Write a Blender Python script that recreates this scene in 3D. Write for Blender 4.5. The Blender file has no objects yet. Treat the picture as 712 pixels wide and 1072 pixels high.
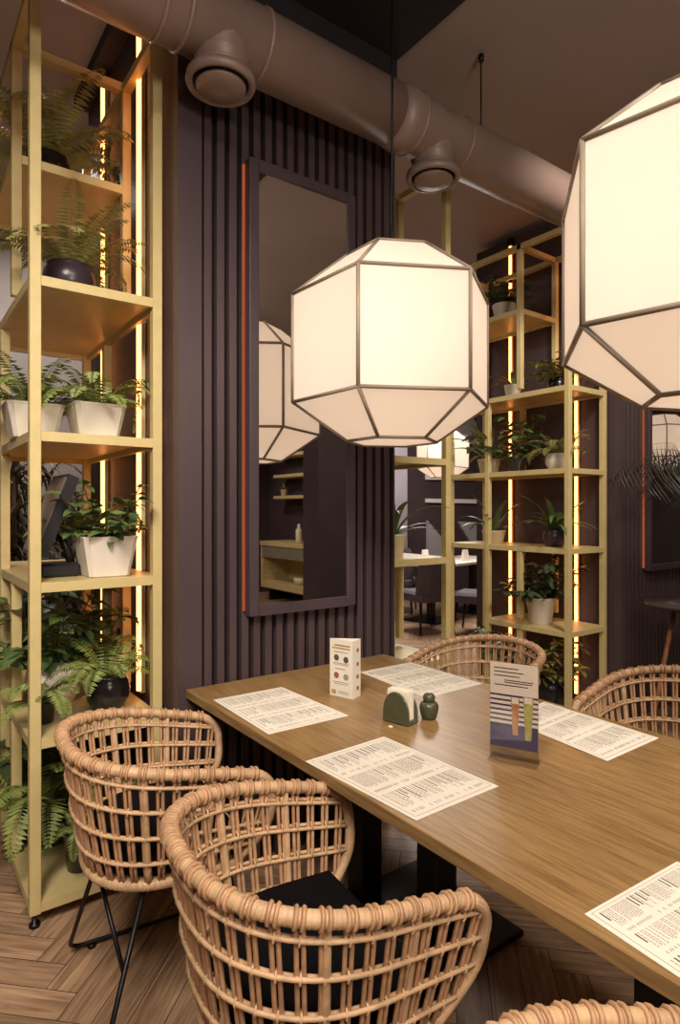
import bpy, math, random
from math import sin, cos, pi, radians as R
from mathutils import Vector as V, Matrix
random.seed(7)
S = bpy.context.scene
COL = S.collection

# ------------------------------------------------------------------ measuring helpers
H = 1.42; F = 648.0; HZ = 534.0
FX, FY = 0.592, 0.806
def ray(px, py=HZ):
    a = (px-356)/F
    return FX+FY*a, FY-FX*a, (HZ-py)/F
def on_z(px, py, z):
    x, y, b = ray(px, py); t = (z-H)/b
    return V((x*t, y*t, z))
def x_at(px, y):
    r = ray(px); return r[0]*y/r[1]

# ------------------------------------------------------------------ materials
def lin(c):
    return tuple(((v/255)/12.92 if v/255 <= .04045 else ((v/255+.055)/1.055)**2.4) for v in c)
def mat(name, col, rough=.5, metal=0, var=.15, scale=12, stretch=(1,1,1), bump=0, bscale=80, spec=.5, trans=0, alpha=1, obj=True, coat=0):
    m = bpy.data.materials.new(name); m.use_nodes = True
    n = m.node_tree.nodes; l = m.node_tree.links
    p = n['Principled BSDF']
    p.inputs['Roughness'].default_value = rough
    p.inputs['Metallic'].default_value = metal
    p.inputs['Specular IOR Level'].default_value = spec
    if coat:
        p.inputs['Coat Weight'].default_value = coat; p.inputs['Coat Roughness'].default_value = .25
    if trans: p.inputs['Transmission Weight'].default_value = trans
    tc = n.new('ShaderNodeTexCoord'); mp = n.new('ShaderNodeMapping')
    mp.inputs['Scale'].default_value = stretch
    l.new(tc.outputs['Object'], mp.inputs['Vector'])
    nz = n.new('ShaderNodeTexNoise'); nz.inputs['Scale'].default_value = scale; nz.inputs['Detail'].default_value = 4
    l.new(mp.outputs['Vector'], nz.inputs['Vector'])
    cr = n.new('ShaderNodeValToRGB')
    c = lin(col) if max(col) > 1.01 else col
    cr.color_ramp.elements[0].position = .3; cr.color_ramp.elements[1].position = .7
    cr.color_ramp.elements[0].color = tuple(v*(1-var) for v in c)+(1,)
    cr.color_ramp.elements[1].color = tuple(min(1, v*(1+var)) for v in c)+(1,)
    l.new(nz.outputs['Fac'], cr.inputs['Fac']); l.new(cr.outputs['Color'], p.inputs['Base Color'])
    if bump:
        b = n.new('ShaderNodeBump'); b.inputs['Strength'].default_value = bump; b.inputs['Distance'].default_value = .003
        n2 = n.new('ShaderNodeTexNoise'); n2.inputs['Scale'].default_value = bscale; n2.inputs['Detail'].default_value = 3
        l.new(mp.outputs['Vector'], n2.inputs['Vector']); l.new(n2.outputs['Fac'], b.inputs['Height'])
        l.new(b.outputs['Normal'], p.inputs['Normal'])
    return m
def emit(name, col, strength):
    m = bpy.data.materials.new(name); m.use_nodes = True
    n = m.node_tree.nodes; l = m.node_tree.links; n.clear()
    e = n.new('ShaderNodeEmission'); e.inputs['Color'].default_value = tuple(col)+(1,); e.inputs['Strength'].default_value = strength
    o = n.new('ShaderNodeOutputMaterial'); l.new(e.outputs[0], o.inputs['Surface'])
    return m
def oak(name, c1, c2, c3, axis='Y', rough=.35):
    m = bpy.data.materials.new(name); m.use_nodes = True
    n = m.node_tree.nodes; l = m.node_tree.links; p = n['Principled BSDF']
    tc = n.new('ShaderNodeTexCoord'); mp = n.new('ShaderNodeMapping')
    mp.inputs['Scale'].default_value = (18, 1.1, 18) if axis == 'Y' else ((1.1, 18, 18) if axis == 'X' else (18, 18, 1.1))
    l.new(tc.outputs['Object'], mp.inputs['Vector'])
    a = n.new('ShaderNodeTexNoise'); a.inputs['Scale'].default_value = 1.6; a.inputs['Detail'].default_value = 6; a.inputs['Distortion'].default_value = 1.2
    l.new(mp.outputs['Vector'], a.inputs['Vector'])
    mp2 = n.new('ShaderNodeMapping'); mp2.inputs['Scale'].default_value = tuple(v*5 for v in mp.inputs['Scale'].default_value)
    l.new(tc.outputs['Object'], mp2.inputs['Vector'])
    b = n.new('ShaderNodeTexNoise'); b.inputs['Scale'].default_value = 1.5; b.inputs['Detail'].default_value = 5
    l.new(mp2.outputs['Vector'], b.inputs['Vector'])
    big = n.new('ShaderNodeTexNoise'); big.inputs['Scale'].default_value = 2.2
    l.new(tc.outputs['Object'], big.inputs['Vector'])
    mx = n.new('ShaderNodeMath'); mx.operation = 'MULTIPLY_ADD'; mx.inputs[1].default_value = .55
    l.new(b.outputs['Fac'], mx.inputs[0])
    m3 = n.new('ShaderNodeMath'); m3.operation = 'MULTIPLY_ADD'; m3.inputs[1].default_value = .3
    l.new(a.outputs['Fac'], m3.inputs[0]); 
    m4 = n.new('ShaderNodeMath'); m4.operation = 'MULTIPLY'; m4.inputs[1].default_value = .18
    l.new(big.outputs['Fac'], m4.inputs[0]); l.new(m4.outputs[0], m3.inputs[2]); l.new(m3.outputs[0], mx.inputs[2])
    cr = n.new('ShaderNodeValToRGB'); e = cr.color_ramp.elements
    e[0].position = .40; e[0].color = lin(c1)+(1,); e[1].position = .62; e[1].color = lin(c3)+(1,)
    q = cr.color_ramp.elements.new(.5); q.color = lin(c2)+(1,)
    l.new(mx.outputs[0], cr.inputs['Fac']); l.new(cr.outputs['Color'], p.inputs['Base Color'])
    p.inputs['Roughness'].default_value = rough
    bp = n.new('ShaderNodeBump'); bp.inputs['Strength'].default_value = .25; bp.inputs['Distance'].default_value = .001
    l.new(b.outputs['Fac'], bp.inputs['Height']); l.new(bp.outputs['Normal'], p.inputs['Normal'])
    return m

M = {}
M['slat'] = mat('plum_slat', (72,58,60), .42, var=.10, scale=6, stretch=(1,1,.3), bump=.1, bscale=30)
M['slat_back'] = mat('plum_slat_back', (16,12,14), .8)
M['wall'] = mat('plum_wall', (66,52,54), .55, var=.12, scale=3, bump=.15, bscale=20)
M['greywall'] = mat('grey_wall', (150,142,150), .7, var=.05, scale=2)
M['palewall'] = mat('pale_wall', (160,151,148), .7, var=.05, scale=2)
M['ceil'] = mat('brown_ceiling', (156,140,134), .65, var=.10, scale=1.2)
M['ceil_dark'] = mat('dark_ceiling', (34,27,29), .7, var=.1)
M['duct'] = mat('duct_paint', (136,114,104), .45, metal=.1, var=.06, scale=8)
M['duct_dark'] = mat('duct_gap', (22,18,18), .6)
M['yellow'] = mat('pale_yellow_metal', (202,182,126), .42, var=.05, scale=20, bump=.05, bscale=200)
M['black'] = mat('black_metal', (22,20,22), .4, metal=.4)
M['blackpot'] = mat('black_glaze', (34,30,32), .22, var=.15, scale=20)
M['plumpot'] = mat('plum_glaze', (58,46,52), .3, var=.15, scale=20)
M['whitepot'] = mat('white_pot', (226,216,200), .5, var=.04, scale=10, bump=.1, bscale=60)
M['beigepot'] = mat('cream_pot', (214,196,160), .45, var=.05, scale=10)
M['soil'] = mat('soil', (40,28,20), .95, var=.4, scale=60, bump=.8, bscale=120)
M['fern'] = mat('fern_green', (120,132,66), .5, var=.35, scale=14)
M['fern2'] = mat('fern_olive', (142,138,78), .5, var=.35, scale=14)
M['leaf'] = mat('leaf_green', (84,106,58), .38, var=.35, scale=16)
M['leafdark'] = mat('leaf_dark', (64,76,48), .4, var=.35, scale=16)
M['leafgold'] = mat('leaf_olive', (128,122,66), .45, var=.3, scale=16)
M['palm'] = mat('palm_dark', (44,40,32), .45, var=.3, scale=16)
M['dry'] = mat('strap_leaf', (92,84,62), .5, var=.4, scale=10)
M['stem'] = mat('stem', (84,76,40), .6)
M['bark'] = mat('bark', (80,64,46), .8, bump=.5)
M['rattan'] = mat('rattan', (192,156,118), .5, var=.20, scale=25, bump=.3, bscale=150)
M['rattan_in'] = mat('rattan_strand', (180,138,102), .5, var=.24, scale=30, bump=.3, bscale=150)
M['cushion'] = mat('black_fabric', (15,13,14), .9, spec=.08, var=.2, scale=60, bump=.4, bscale=400)
M['greyfab'] = mat('grey_fabric', (88,80,86), .85, var=.15, scale=40, bump=.3, bscale=300)
M['paper'] = mat('paper', (232,222,205), .7, var=.03, scale=8)
M['ink'] = mat('ink_grey', (150,141,132), .8)
M['inkdark'] = mat('ink_dark', (84,76,72), .8)
M['inkyellow'] = mat('ink_yellow', (176,156,70), .8)
M['inkred'] = mat('ink_red', (150,84,70), .8)
M['inkblue'] = mat('ink_blue', (58,58,104), .6)
M['drink_a'] = mat('drink_orange', (190,140,90), .6, var=.25, scale=60)
M['drink_b'] = mat('drink_green', (176,176,100), .6, var=.25, scale=60)
M['napkin'] = mat('napkin', (238,226,206), .8, var=.03)
M['olive'] = mat('olive_ceramic', (74,76,54), .28, var=.12, scale=30, bump=.1)
M['frame'] = mat('mirror_frame', (68,56,60), .45, var=.06)
M['taupe'] = mat('lantern_frame', (140,124,106), .6)
M['wood'] = oak('table_oak', (120,91,56), (141,109,68), (157,125,80))
M['woodpale'] = oak('pale_wood', (176,150,100), (200,176,124), (214,192,142), 'X', .5)
M['legwood'] = oak('leg_wood', (140,88,56), (160,104,68), (176,120,82), 'Z', .5)
M['tabletop_dark'] = mat('stone_top', (70,62,60), .25, var=.2, scale=20)
M['plastic'] = mat('black_plastic', (30,28,30), .35)
M['plastic2'] = mat('grey_plastic', (120,104,94), .3, var=.1, scale=4)
M['cabgrey'] = mat('sideboard_grey', (128,120,100), .6)
M['bottle'] = mat('cream_bottle', (226,214,186), .4)
M['artwhite'] = mat('white_paint', (222,214,206), .7, var=.03)
M['artgrey'] = mat('grey_paint', (158,150,152), .7, var=.05)
M['led'] = emit('warm_led', (1.0,.33,.09), 7.0)
M['led_orange'] = emit('amber_led', (1.0,.22,.07), .36)
M['bulb'] = emit('bulb_glow', (1.0,.86,.66), 6.0)
m = bpy.data.materials.new('mirror_glass'); m.use_nodes = True
p = m.node_tree.nodes['Principled BSDF']; p.inputs['Metallic'].default_value = 1; p.inputs['Roughness'].default_value = .015
p.inputs['Base Color'].default_value = (.86,.84,.82,1); M['mirror'] = m
m = bpy.data.materials.new('clear_acrylic'); m.use_nodes = True
n = m.node_tree.nodes; l = m.node_tree.links; n.clear()
tr = n.new('ShaderNodeBsdfTransparent'); tr.inputs[0].default_value = (.93,.91,.90,1); gl = n.new('ShaderNodeBsdfGlossy'); gl.inputs['Roughness'].default_value = .05
mxs = n.new('ShaderNodeMixShader'); o = n.new('ShaderNodeOutputMaterial')
mxs.inputs[0].default_value = .07; l.new(tr.outputs[0], mxs.inputs[1]); l.new(gl.outputs[0], mxs.inputs[2]); l.new(mxs.outputs[0], o.inputs['Surface']); M['acrylic'] = m
# floor plank material: tone per plank from colour attribute, grain along the plank from UV
m = bpy.data.materials.new('herringbone_oak'); m.use_nodes = True
n = m.node_tree.nodes; l = m.node_tree.links; p = n['Principled BSDF']
uv = n.new('ShaderNodeUVMap'); mp = n.new('ShaderNodeMapping'); mp.inputs['Scale'].default_value = (2.2,30,1); l.new(uv.outputs[0], mp.inputs['Vector'])
nz = n.new('ShaderNodeTexNoise'); nz.inputs['Scale'].default_value = 1.6; nz.inputs['Detail'].default_value = 6; nz.inputs['Distortion'].default_value = .8; l.new(mp.outputs[0], nz.inputs['Vector'])
cr = n.new('ShaderNodeValToRGB'); cr.color_ramp.elements[0].position = .32; cr.color_ramp.elements[1].position = .68
cr.color_ramp.elements[0].color = lin((132,102,78))+(1,); cr.color_ramp.elements[1].color = lin((192,158,126))+(1,)
l.new(nz.outputs['Fac'], cr.inputs['Fac'])
at = n.new('ShaderNodeAttribute'); at.attribute_name = 'tone'
mx = n.new('ShaderNodeMix'); mx.data_type = 'RGBA'; mx.blend_type = 'MULTIPLY'; mx.inputs['Factor'].default_value = 1
l.new(cr.outputs['Color'], mx.inputs[6]); l.new(at.outputs['Color'], mx.inputs[7]); l.new(mx.outputs[2], p.inputs['Base Color'])
p.inputs['Roughness'].default_value = .42; M['floor'] = m
M['gap'] = mat('plank_gap', (46,36,30), .9)
# lantern shade: translucent cloth lit by the bulb inside
def shade_mat():
    m = bpy.data.materials.new('lantern_cloth'); m.use_nodes = True
    n = m.node_tree.nodes; l = m.node_tree.links; n.clear()
    t = n.new('ShaderNodeBsdfTranslucent'); d = n.new('ShaderNodeBsdfDiffuse'); e = n.new('ShaderNodeEmission')
    nz = n.new('ShaderNodeTexNoise'); nz.inputs['Scale'].default_value = 300
    tc = n.new('ShaderNodeTexCoord'); l.new(tc.outputs['Object'], nz.inputs['Vector'])
    cr = n.new('ShaderNodeValToRGB'); cr.color_ramp.elements[0].color = (.80,.73,.66,1); cr.color_ramp.elements[1].color = (.86,.80,.73,1)
    l.new(nz.outputs['Fac'], cr.inputs['Fac']); l.new(cr.outputs['Color'], t.inputs['Color']); l.new(cr.outputs['Color'], d.inputs['Color'])
    e.inputs['Color'].default_value = (1,.84,.70,1); e.inputs['Strength'].default_value = .17
    mx = n.new('ShaderNodeMixShader'); mx.inputs[0].default_value = .35
    l.new(t.outputs[0], mx.inputs[1]); l.new(d.outputs[0], mx.inputs[2])
    ad = n.new('ShaderNodeAddShader'); l.new(mx.outputs[0], ad.inputs[0]); l.new(e.outputs[0], ad.inputs[1])
    o = n.new('ShaderNodeOutputMaterial'); l.new(ad.outputs[0], o.inputs['Surface'])
    return m
M['shade'] = shade_mat()

# ------------------------------------------------------------------ mesh builder
class MB:
    def __init__(s): s.v = []; s.f = []; s.sm = []
    def add(s, vs, fs, smooth=False):
        o = len(s.v); s.v += [tuple(v) for v in vs]
        for f in fs: s.f.append(tuple(i+o for i in f)); s.sm.append(smooth)
    def box(s, x0, x1, y0, y1, z0, z1, b=0):
        if b:
            b = min(b, (x1-x0)/2.2, (y1-y0)/2.2, (z1-z0)/2.2)
            rings = []
            for z, k in ((z0, b), (z0+b, 0), (z1-b, 0), (z1, b)):
                X0, X1, Y0, Y1 = x0+k, x1-k, y0+k, y1-k
                c = b if k == 0 else b*.3
                rings.append([(X0+c,Y0,z),(X1-c,Y0,z),(X1,Y0+c,z),(X1,Y1-c,z),(X1-c,Y1,z),(X0+c,Y1,z),(X0,Y1-c,z),(X0,Y0+c,z)])
            s.loft(rings, closed=True, caps=True); return
        s.add([(x,y,z) for z in (z0,z1) for x,y in ((x0,y0),(x1,y0),(x1,y1),(x0,y1))],
              [(0,3,2,1),(4,5,6,7),(0,1,5,4),(1,2,6,5),(2,3,7,6),(3,0,4,7)])
    def loft(s, rings, closed=True, caps=True, smooth=False):
        n = len(rings[0]); vs = [v for r in rings for v in r]; fs = []
        for i in range(len(rings)-1):
            for j in range(n if closed else n-1):
                k = (j+1) % n
                fs.append((i*n+j, i*n+k, (i+1)*n+k, (i+1)*n+j))
        o = len(s.v); s.add(vs, fs, smooth)
        if caps:
            s.f.append(tuple(o+j for j in reversed(range(n)))); s.sm.append(False)
            s.f.append(tuple(o+(len(rings)-1)*n+j for j in range(n))); s.sm.append(False)
    def lathe(s, prof, c=(0,0,0), n=24, caps=True, smooth=True):
        s.loft([[(c[0]+r*cos(2*pi*j/n), c[1]+r*sin(2*pi*j/n), c[2]+z) for j in range(n)] for r, z in prof], True, caps, smooth)
    def tube(s, pts, r, n=8, caps=True, closed=False, smooth=True):
        pts = [V(p) for p in pts]; k = len(pts); rings = []
        rr = r if isinstance(r, (list, tuple)) else [r]*k
        up = None
        for i in range(k):
            if closed: t = pts[(i+1) % k]-pts[i-1]
            else: t = pts[min(i+1,k-1)]-pts[max(i-1,0)]
            if t.length < 1e-9: t = V((0,0,1))
            t.normalize()
            if up is None:
                up = V((0,0,1)) if abs(t.z) < .9 else V((1,0,0))
            a = up-t*up.dot(t)
            if a.length < 1e-6: a = t.orthogonal()
            a.normalize(); b = t.cross(a); up = a
            rings.append([pts[i]+(a*cos(2*pi*j/n)+b*sin(2*pi*j/n))*rr[i] for j in range(n)])
        if closed: rings.append(rings[0]); caps = False
        s.loft(rings, True, caps, smooth)
    def ring(s, c, axis, R_, r, n=12, m=5):
        c = V(c); t = V(axis).normalized(); a = t.orthogonal().normalized(); b = t.cross(a)
        s.tube([c+(a*cos(2*pi*i/n)+b*sin(2*pi*i/n))*R_ for i in range(n)], r, m, closed=True)
    def bar(s, p, q, w, h=None):
        h = h or w; p = V(p); q = V(q); t = (q-p).normalized()
        a = V((0,0,1)).cross(t)
        if a.length < 1e-4: a = V((1,0,0))
        a.normalize(); b = t.cross(a)
        r = lambda c: [c+a*w/2+b*h/2, c-a*w/2+b*h/2, c-a*w/2-b*h/2, c+a*w/2-b*h/2]
        s.loft([r(p), r(q)])
    def build(s, name, m, parent=None, label=None, cat=None, group=None, kind=None, loc=None):
        me = bpy.data.meshes.new(name); me.from_pydata(s.v, [], s.f); me.update()
        me.polygons.foreach_set('use_smooth', s.sm)
        o = bpy.data.objects.new(name, me); COL.objects.link(o); me.materials.append(M[m] if isinstance(m, str) else m)
        if parent: o.parent = parent
        if loc: o.location = loc
        tag(o, label, cat, group, kind)
        return o
def tag(o, label=None, cat=None, group=None, kind=None):
    if label: o['label'] = label
    if cat: o['category'] = cat
    if group: o['group'] = group
    if kind: o['kind'] = kind
def thing(name, label, cat, loc=(0,0,0), rz=0, group=None):
    o = bpy.data.objects.new(name, None); COL.objects.link(o); o.location = loc; o.rotation_euler = (0,0,rz)
    o.empty_display_size = .1
    tag(o, label, cat, group); return o
def dup(root, loc, rz, label, group=None):
    r = root.copy(); COL.objects.link(r); r.location = loc; r.rotation_euler = (0,0,rz); r['label'] = label
    if group: r['group'] = group
    for ch in list(root.children):
        c = ch.copy(); COL.objects.link(c); c.parent = r
        for g in list(ch.children):
            d = g.copy(); COL.objects.link(d); d.parent = c
    return r
def sbox(name, m, *a, **k):
    mb = MB(); mb.box(*a); return mb.build(name, m, kind='structure', **k)

# ------------------------------------------------------------------ room shell
W = 2.21; CZ = 3.6
# floor
mb = MB(); uvs = []; tones = []
L_, w_ = .60, .10; c45, s45 = cos(R(45)), sin(R(45)); g = .0012
def plank(x0, y0, dx, dy, horiz):
    cx, cy = x0+dx/2, y0+dy/2
    wx, wy = c45*cx-s45*cy, s45*cx+c45*cy
    wx += 3; wy += 1.5
    if not (-2.7 < wx < 9.2 and -5.2 < wy < 8.2): return
    vs = []
    for (a, b) in ((x0+g,y0+g),(x0+dx-g,y0+g),(x0+dx-g,y0+dy-g),(x0+g,y0+dy-g)):
        vs.append((c45*a-s45*b+3, s45*a+c45*b+1.5, 0))
    mb.add(vs, [(0,1,2,3)])
    o = random.random()*20
    q = [(0,0),(dx,0),(dx,dy),(0,dy)] if horiz else [(0,0),(0,dx),(dy,dx),(dy,0)]
    uvs.extend([(a+o, b+o) for a, b in q]); tones.append(random.uniform(.72, 1.08))
for i in range(-130, 131):
    for j in range(-14, 15):
        ox, oy = i*w_+j*L_, i*w_-j*L_
        plank(ox, oy, L_, w_, True); plank(ox, oy+w_, w_, L_, False)
fl = mb.build('floor', 'floor', kind='structure')
fl.data.uv_layers.new(name='UVMap'); fl.data.color_attributes.new('tone', 'FLOAT_COLOR', 'CORNER')
ul = fl.data.uv_layers['UVMap']; ca = fl.data.color_attributes['tone']
for i, q in enumerate(uvs):
    ul.data[i].uv = q; t = tones[i//4]; ca.data[i].color = (t, t*.98, t*.96, 1)
sbox('trim_1', 'gap', -2.8, 9.3, -5.3, 8.3, -.1, -.002)
sbox('ceiling', 'ceil', -2.8, 9.3, -5.3, 8.3, CZ, CZ+.1)
XW0, XW1 = .874, 1.945
sbox('trim_2', 'ceil_dark', .80, XW1, W-2.2, W+1.25, CZ-.06, CZ-.001)
# wall blocks: slatted face + plain side returns
def block(name, x0, x1, plain):
    mb = MB(); mb.box(x0, x1, W+.045, W+1.25, 0, CZ-.06); b = mb.build(name, 'wall', kind='structure')
    mb = MB()
    mb.box(x0, x0+plain, W-.004, W+.045, 0, CZ-.06)
    x = x0+plain+.012
    while x < x1-.04:
        mb.box(x, x+.031, W, W+.045, 0, CZ-.06, .0015); x += .053
    mb.box(x, x1, W, W+.045, 0, CZ-.06)
    s = mb.build(name+'_slats', 'slat', parent=b)
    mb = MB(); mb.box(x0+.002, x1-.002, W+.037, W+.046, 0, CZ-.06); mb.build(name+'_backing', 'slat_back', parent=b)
    return b
sbox('trim_3', 'ceil_dark', XW0+.003, XW1-.003, W-.02, W+.02, 3.17, CZ-.061)
block('wall_center', XW0, XW1, .095)
block('wall_right', 3.945, 5.35, .02)
sbox('wall_back', 'wall', -2.8, 9.3, 7.6, 7.75, 0, CZ)
sbox('wall_back_left', 'palewall', -2.6, 1.9, 5.4, 5.5, 0, CZ)
sbox('wall_left', 'wall', -2.8, -2.65, -5.3, 7.7, 0, CZ)
sbox('wall_far_right', 'wall', 9.15, 9.3, -5.3, 7.7, 0, CZ)
sbox('wall_rear', 'wall', -2.8, 9.3, -5.3, -5.1, 0, CZ)
sbox('wall_pillar', 'wall', 4.33, 6.9, -2.35, -2.0, 0, CZ)
sbox('wall_back_pier', 'greywall', 5.55, 6.6, 7.2, 7.6, 0, CZ)

# painted geometric pattern on far wall (raised painted panels, y = 7.6)
def wall_pts(pts, y):
    out = []
    for px, py in pts:
        r = ray(px, py); t = y/r[1]; out.append((r[0]*t, r[2]*t+H))
    return out
def art(pts, m, k, lab):
    q = wall_pts(pts, 7.58); mb = MB()
    mb.loft([[(a, 7.56, b) for a, b in q], [(a, 7.6, b) for a, b in q]])
    return mb.build('wall_panel', m, label=lab, cat='wall panel', group='pale geometric panels on the dark far wall')
art([(476,440),(492,436),(514,460),(514,466),(476,464)], 'artgrey', 1, 'grey triangular wall panel high behind the white lantern on dark far wall')
art([(446,497),(514,499),(514,503.5),(446,502)], 'artwhite', 2, 'upper of the two thin white horizontal bars on dark far wall')
art([(446,522),(514,523),(514,527.5),(446,526)], 'artwhite', 3, 'lower of the two thin white horizontal bars on dark far wall')
art([(479,546),(512,547),(512,567),(491,566)], 'artgrey', 4, 'light grey slanted wall panel behind the shelf with the cream bowl')
art([(447,545),(468,570),(468,582),(447,582)], 'artgrey', 5, 'grey triangular wall panel just above the far dining table')

# ------------------------------------------------------------------ mirrors with amber strip light
def mirror(x0, label):
    # outer x0..x0+.525, z .995..2.80
    t = thing('wall_mirror', label, 'mirror', (x0, W, 0), group='tall framed wall mirrors')
    mb = MB(); w, z0, z1, f, d = .525, 1.0, 2.81, .042, .045
    mb.box(0, f, -d, 0, z0, z1, .003); mb.box(w-f, w, -d, 0, z0, z1, .003)
    mb.box(f, w-f, -d, 0, z0, z0+f); mb.box(f, w-f, -d, 0, z1-f, z1)
    mb.build('mirror_frame', 'frame', t)
    mb = MB(); mb.box(f-.002, w-f+.002, -d+.008, -d+.014, z0+f-.002, z1-f+.002); mb.build('mirror_glass', 'mirror', t)
    mb = MB(); mb.box(-.011, -.004, -.012, -.001, z0+.02, z1-.02); mb.build('strip_light', 'led_orange', t, label='amber strip light')
    return t
mirror(1.152, 'tall mirror in dark frame on the slatted wall behind the middle lantern')
mirror(4.225, 'tall mirror in dark frame on the ribbed wall at the right edge')

# ------------------------------------------------------------------ duct
t = thing('ventilation_duct', 'large brown round ventilation duct running under the ceiling past the slatted wall', 'duct', (0,0,0))
DY, DZ, DR = 1.99, 3.10, .122
mb = MB(); mb.tube([(-1.8,DY,DZ),(1.72,DY,DZ)], DR, 40); mb.tube([(1.72,DY,DZ),(1.79,DY,DZ),(1.85,DY,DZ),(6.5,DY,DZ)], [DR, DR+.010, DR, DR-.006], 40)
mb.build('duct_pipe', 'duct', t)
for x in (.72, .80, 1.09, 1.84, 2.12, 3.2, 4.4):
    mb = MB(); mb.tube([(x-.009,DY,DZ),(x-.004,DY,DZ),(x+.004,DY,DZ),(x+.009,DY,DZ)], [DR+.001, DR+.006, DR+.006, DR+.001], 40); mb.build('duct_collar', 'duct', t)
for x in (.945, 1.98):
    mb = MB(); mb.lathe([(.125,.10),(.112,.03),(.095,-.05),(.092,-.12)], (x,DY,DZ-.05), 32)
    for z in (-.06,-.10): mb.lathe([(.092,z-.006),(.099,z),(.092,z+.006)], (x,DY,DZ-.05), 32, caps=False)
    nk = mb.build('branch_neck', 'duct', t)
    mb = MB(); mb.lathe([(.092,0),(.118,-.01),(.122,-.028),(.116,-.04),(.104,-.042),(.098,-.03)], (x,DY,DZ-.16), 36); mb.build('diffuser_rim', 'duct', nk)
    mb = MB(); mb.lathe([(.097,-.031),(.05,-.034),(.01,-.034)], (x,DY,DZ-.16), 36); mb.build('diffuser_gap', 'duct_dark', nk)
    mb = MB(); mb.lathe([(.03,-.03),(.082,-.037),(.088,-.043),(.084,-.049),(.03,-.053)], (x,DY,DZ-.16), 36); mb.build('diffuser_disc', 'duct', nk)
mb = MB(); mb.tube([(2.3,DY,DZ+DR-.01),(2.3,DY,CZ-.001)], .004, 6); mb.lathe([(.014,0),(.014,.03)], (2.3,DY,CZ-.03), 12); mb.build('hanger_rod', 'black', t)

# ------------------------------------------------------------------ plant shelving
UW, UY = .435, (2.30, 2.67, 2.95, 3.35)
SZ = (.085, .64, 1.172, 1.69, 2.22, 2.80); TOP = 3.24
def shelving(name, label, x0, flip, eshort, narrow=False, UW=.435):
    """x0: outer (free) side; far side (x0+UW*dir) is against the wall block"""
    t = thing(name, label, 'shelving unit', (x0, 0, 0), group='pale yellow metal plant shelving')
    p = .036
    def post(x, y, z0, z1, foot=False):
        mb = MB(); mb.box(x, x+p, y, y+p, z0, z1, .002); o = mb.build('post', 'yellow', t)
        if foot:
            mb = MB(); mb.lathe([(.018,0),(.018,.012),(.006,.014),(.006,.05)], (x+p/2,y+p/2,0), 12); mb.build('foot', 'black', o)
    xl, xr = 0, UW-p
    if flip: xo, xi = UW-p, 0
    else: xo, xi = 0, UW-p
    for x in (xl, xr):
        post(x, UY[0], .045, TOP, True); post(x, UY[3]-p, .045, TOP, True)
    post(xo, UY[1], 0.68, 1.135); post(xi, UY[1], .68, 1.135); post(xo, UY[1], .10, .60)
    post(xo, UY[1], 2.25, TOP); post(xi, UY[1], 2.25, TOP)
    post(xi, UY[2], 1.715, 2.185)
    if not narrow:
        post(xo, UY[2], .10, 2.185)
        post(xi, UY[2], .10, 1.135)
    for k, z in enumerate(SZ):
        a, b = UY[0], UY[3]
        if k == 5: a = UY[1]
        if k == 1 and eshort: b = UY[2]+p
        mb = MB(); mb.box(.004, UW-.004, a+.004, b-.004, z-.012, z)
        h = .034
        mb.box(p, UW-p, a, a+.02, z-h, z-.0005); mb.box(p, UW-p, b-.02, b, z-h, z-.0005)
        mb.box(.002, .022, a+.02, b-.02, z-h, z-.0005); mb.box(UW-.022, UW-.002, a+.02, b-.02, z-h, z-.0005)
        mb.build('shelf', 'yellow', t)
    mb = MB()
    for x in (xl, xr): mb.box(x, x+p, UY[0]+p, UY[3]-p, TOP-p, TOP-.001)
    for y in (UY[0], UY[1], UY[3]-p): mb.box(p, UW-p, y+.001, y+p-.001, TOP-p+.001, TOP-.002)
    mb.build('top_rail', 'yellow', t)
    return t
XA = .392; XC = 1.985; XB = 3.49
shelving('plant_shelving', 'pale yellow metal shelving unit full of ferns at the left edge', XA, False, False, UW=.458)
shelving('plant_shelving', 'pale yellow metal shelving unit with few plants just right of the slatted wall', XC, True, False, narrow=True)
shelving('plant_shelving', 'pale yellow metal shelving unit between the two lanterns, against the dark ribbed wall', XB, False, True)
def led(x, y, z0, z1, d, label):
    t = thing('led_strip', label, 'strip light', (x, y, 0), group='vertical warm LED strips behind the plant shelving')
    mb = MB(); mb.box(-.004 if d < 0 else -.012, .012 if d < 0 else .004, -.014, .014, z0, z1)
    mb.build('channel', 'yellow', t)
    mb = MB(); mb.tube([(-.010*(1 if d < 0 else -1), 0, z0+.01), (-.010*(1 if d < 0 else -1), 0, z1-.01)], .0105, 10); mb.build('light_tube', 'led', t)
    mb = MB(); mb.box(-.02, .014, -.02, .02, z1, min(CZ-.065, z1+.12)); mb.build('driver_box', 'black', t)
led(XW0-.014, 2.57, .66, 3.43, -1, 'warm LED strip nearer the front of the left plant shelving')
led(XW0-.014, 3.10, .66, 3.48, -1, 'warm LED strip at the back of the left plant shelving')
led(3.931, 2.53, .12, 3.44, -1, 'rightmost warm LED strip, beside the dark ribbed wall')
led(3.931, 3.10, .12, 3.48, -1, 'warm LED strip left of centre in the shelving between the lanterns')

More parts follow.
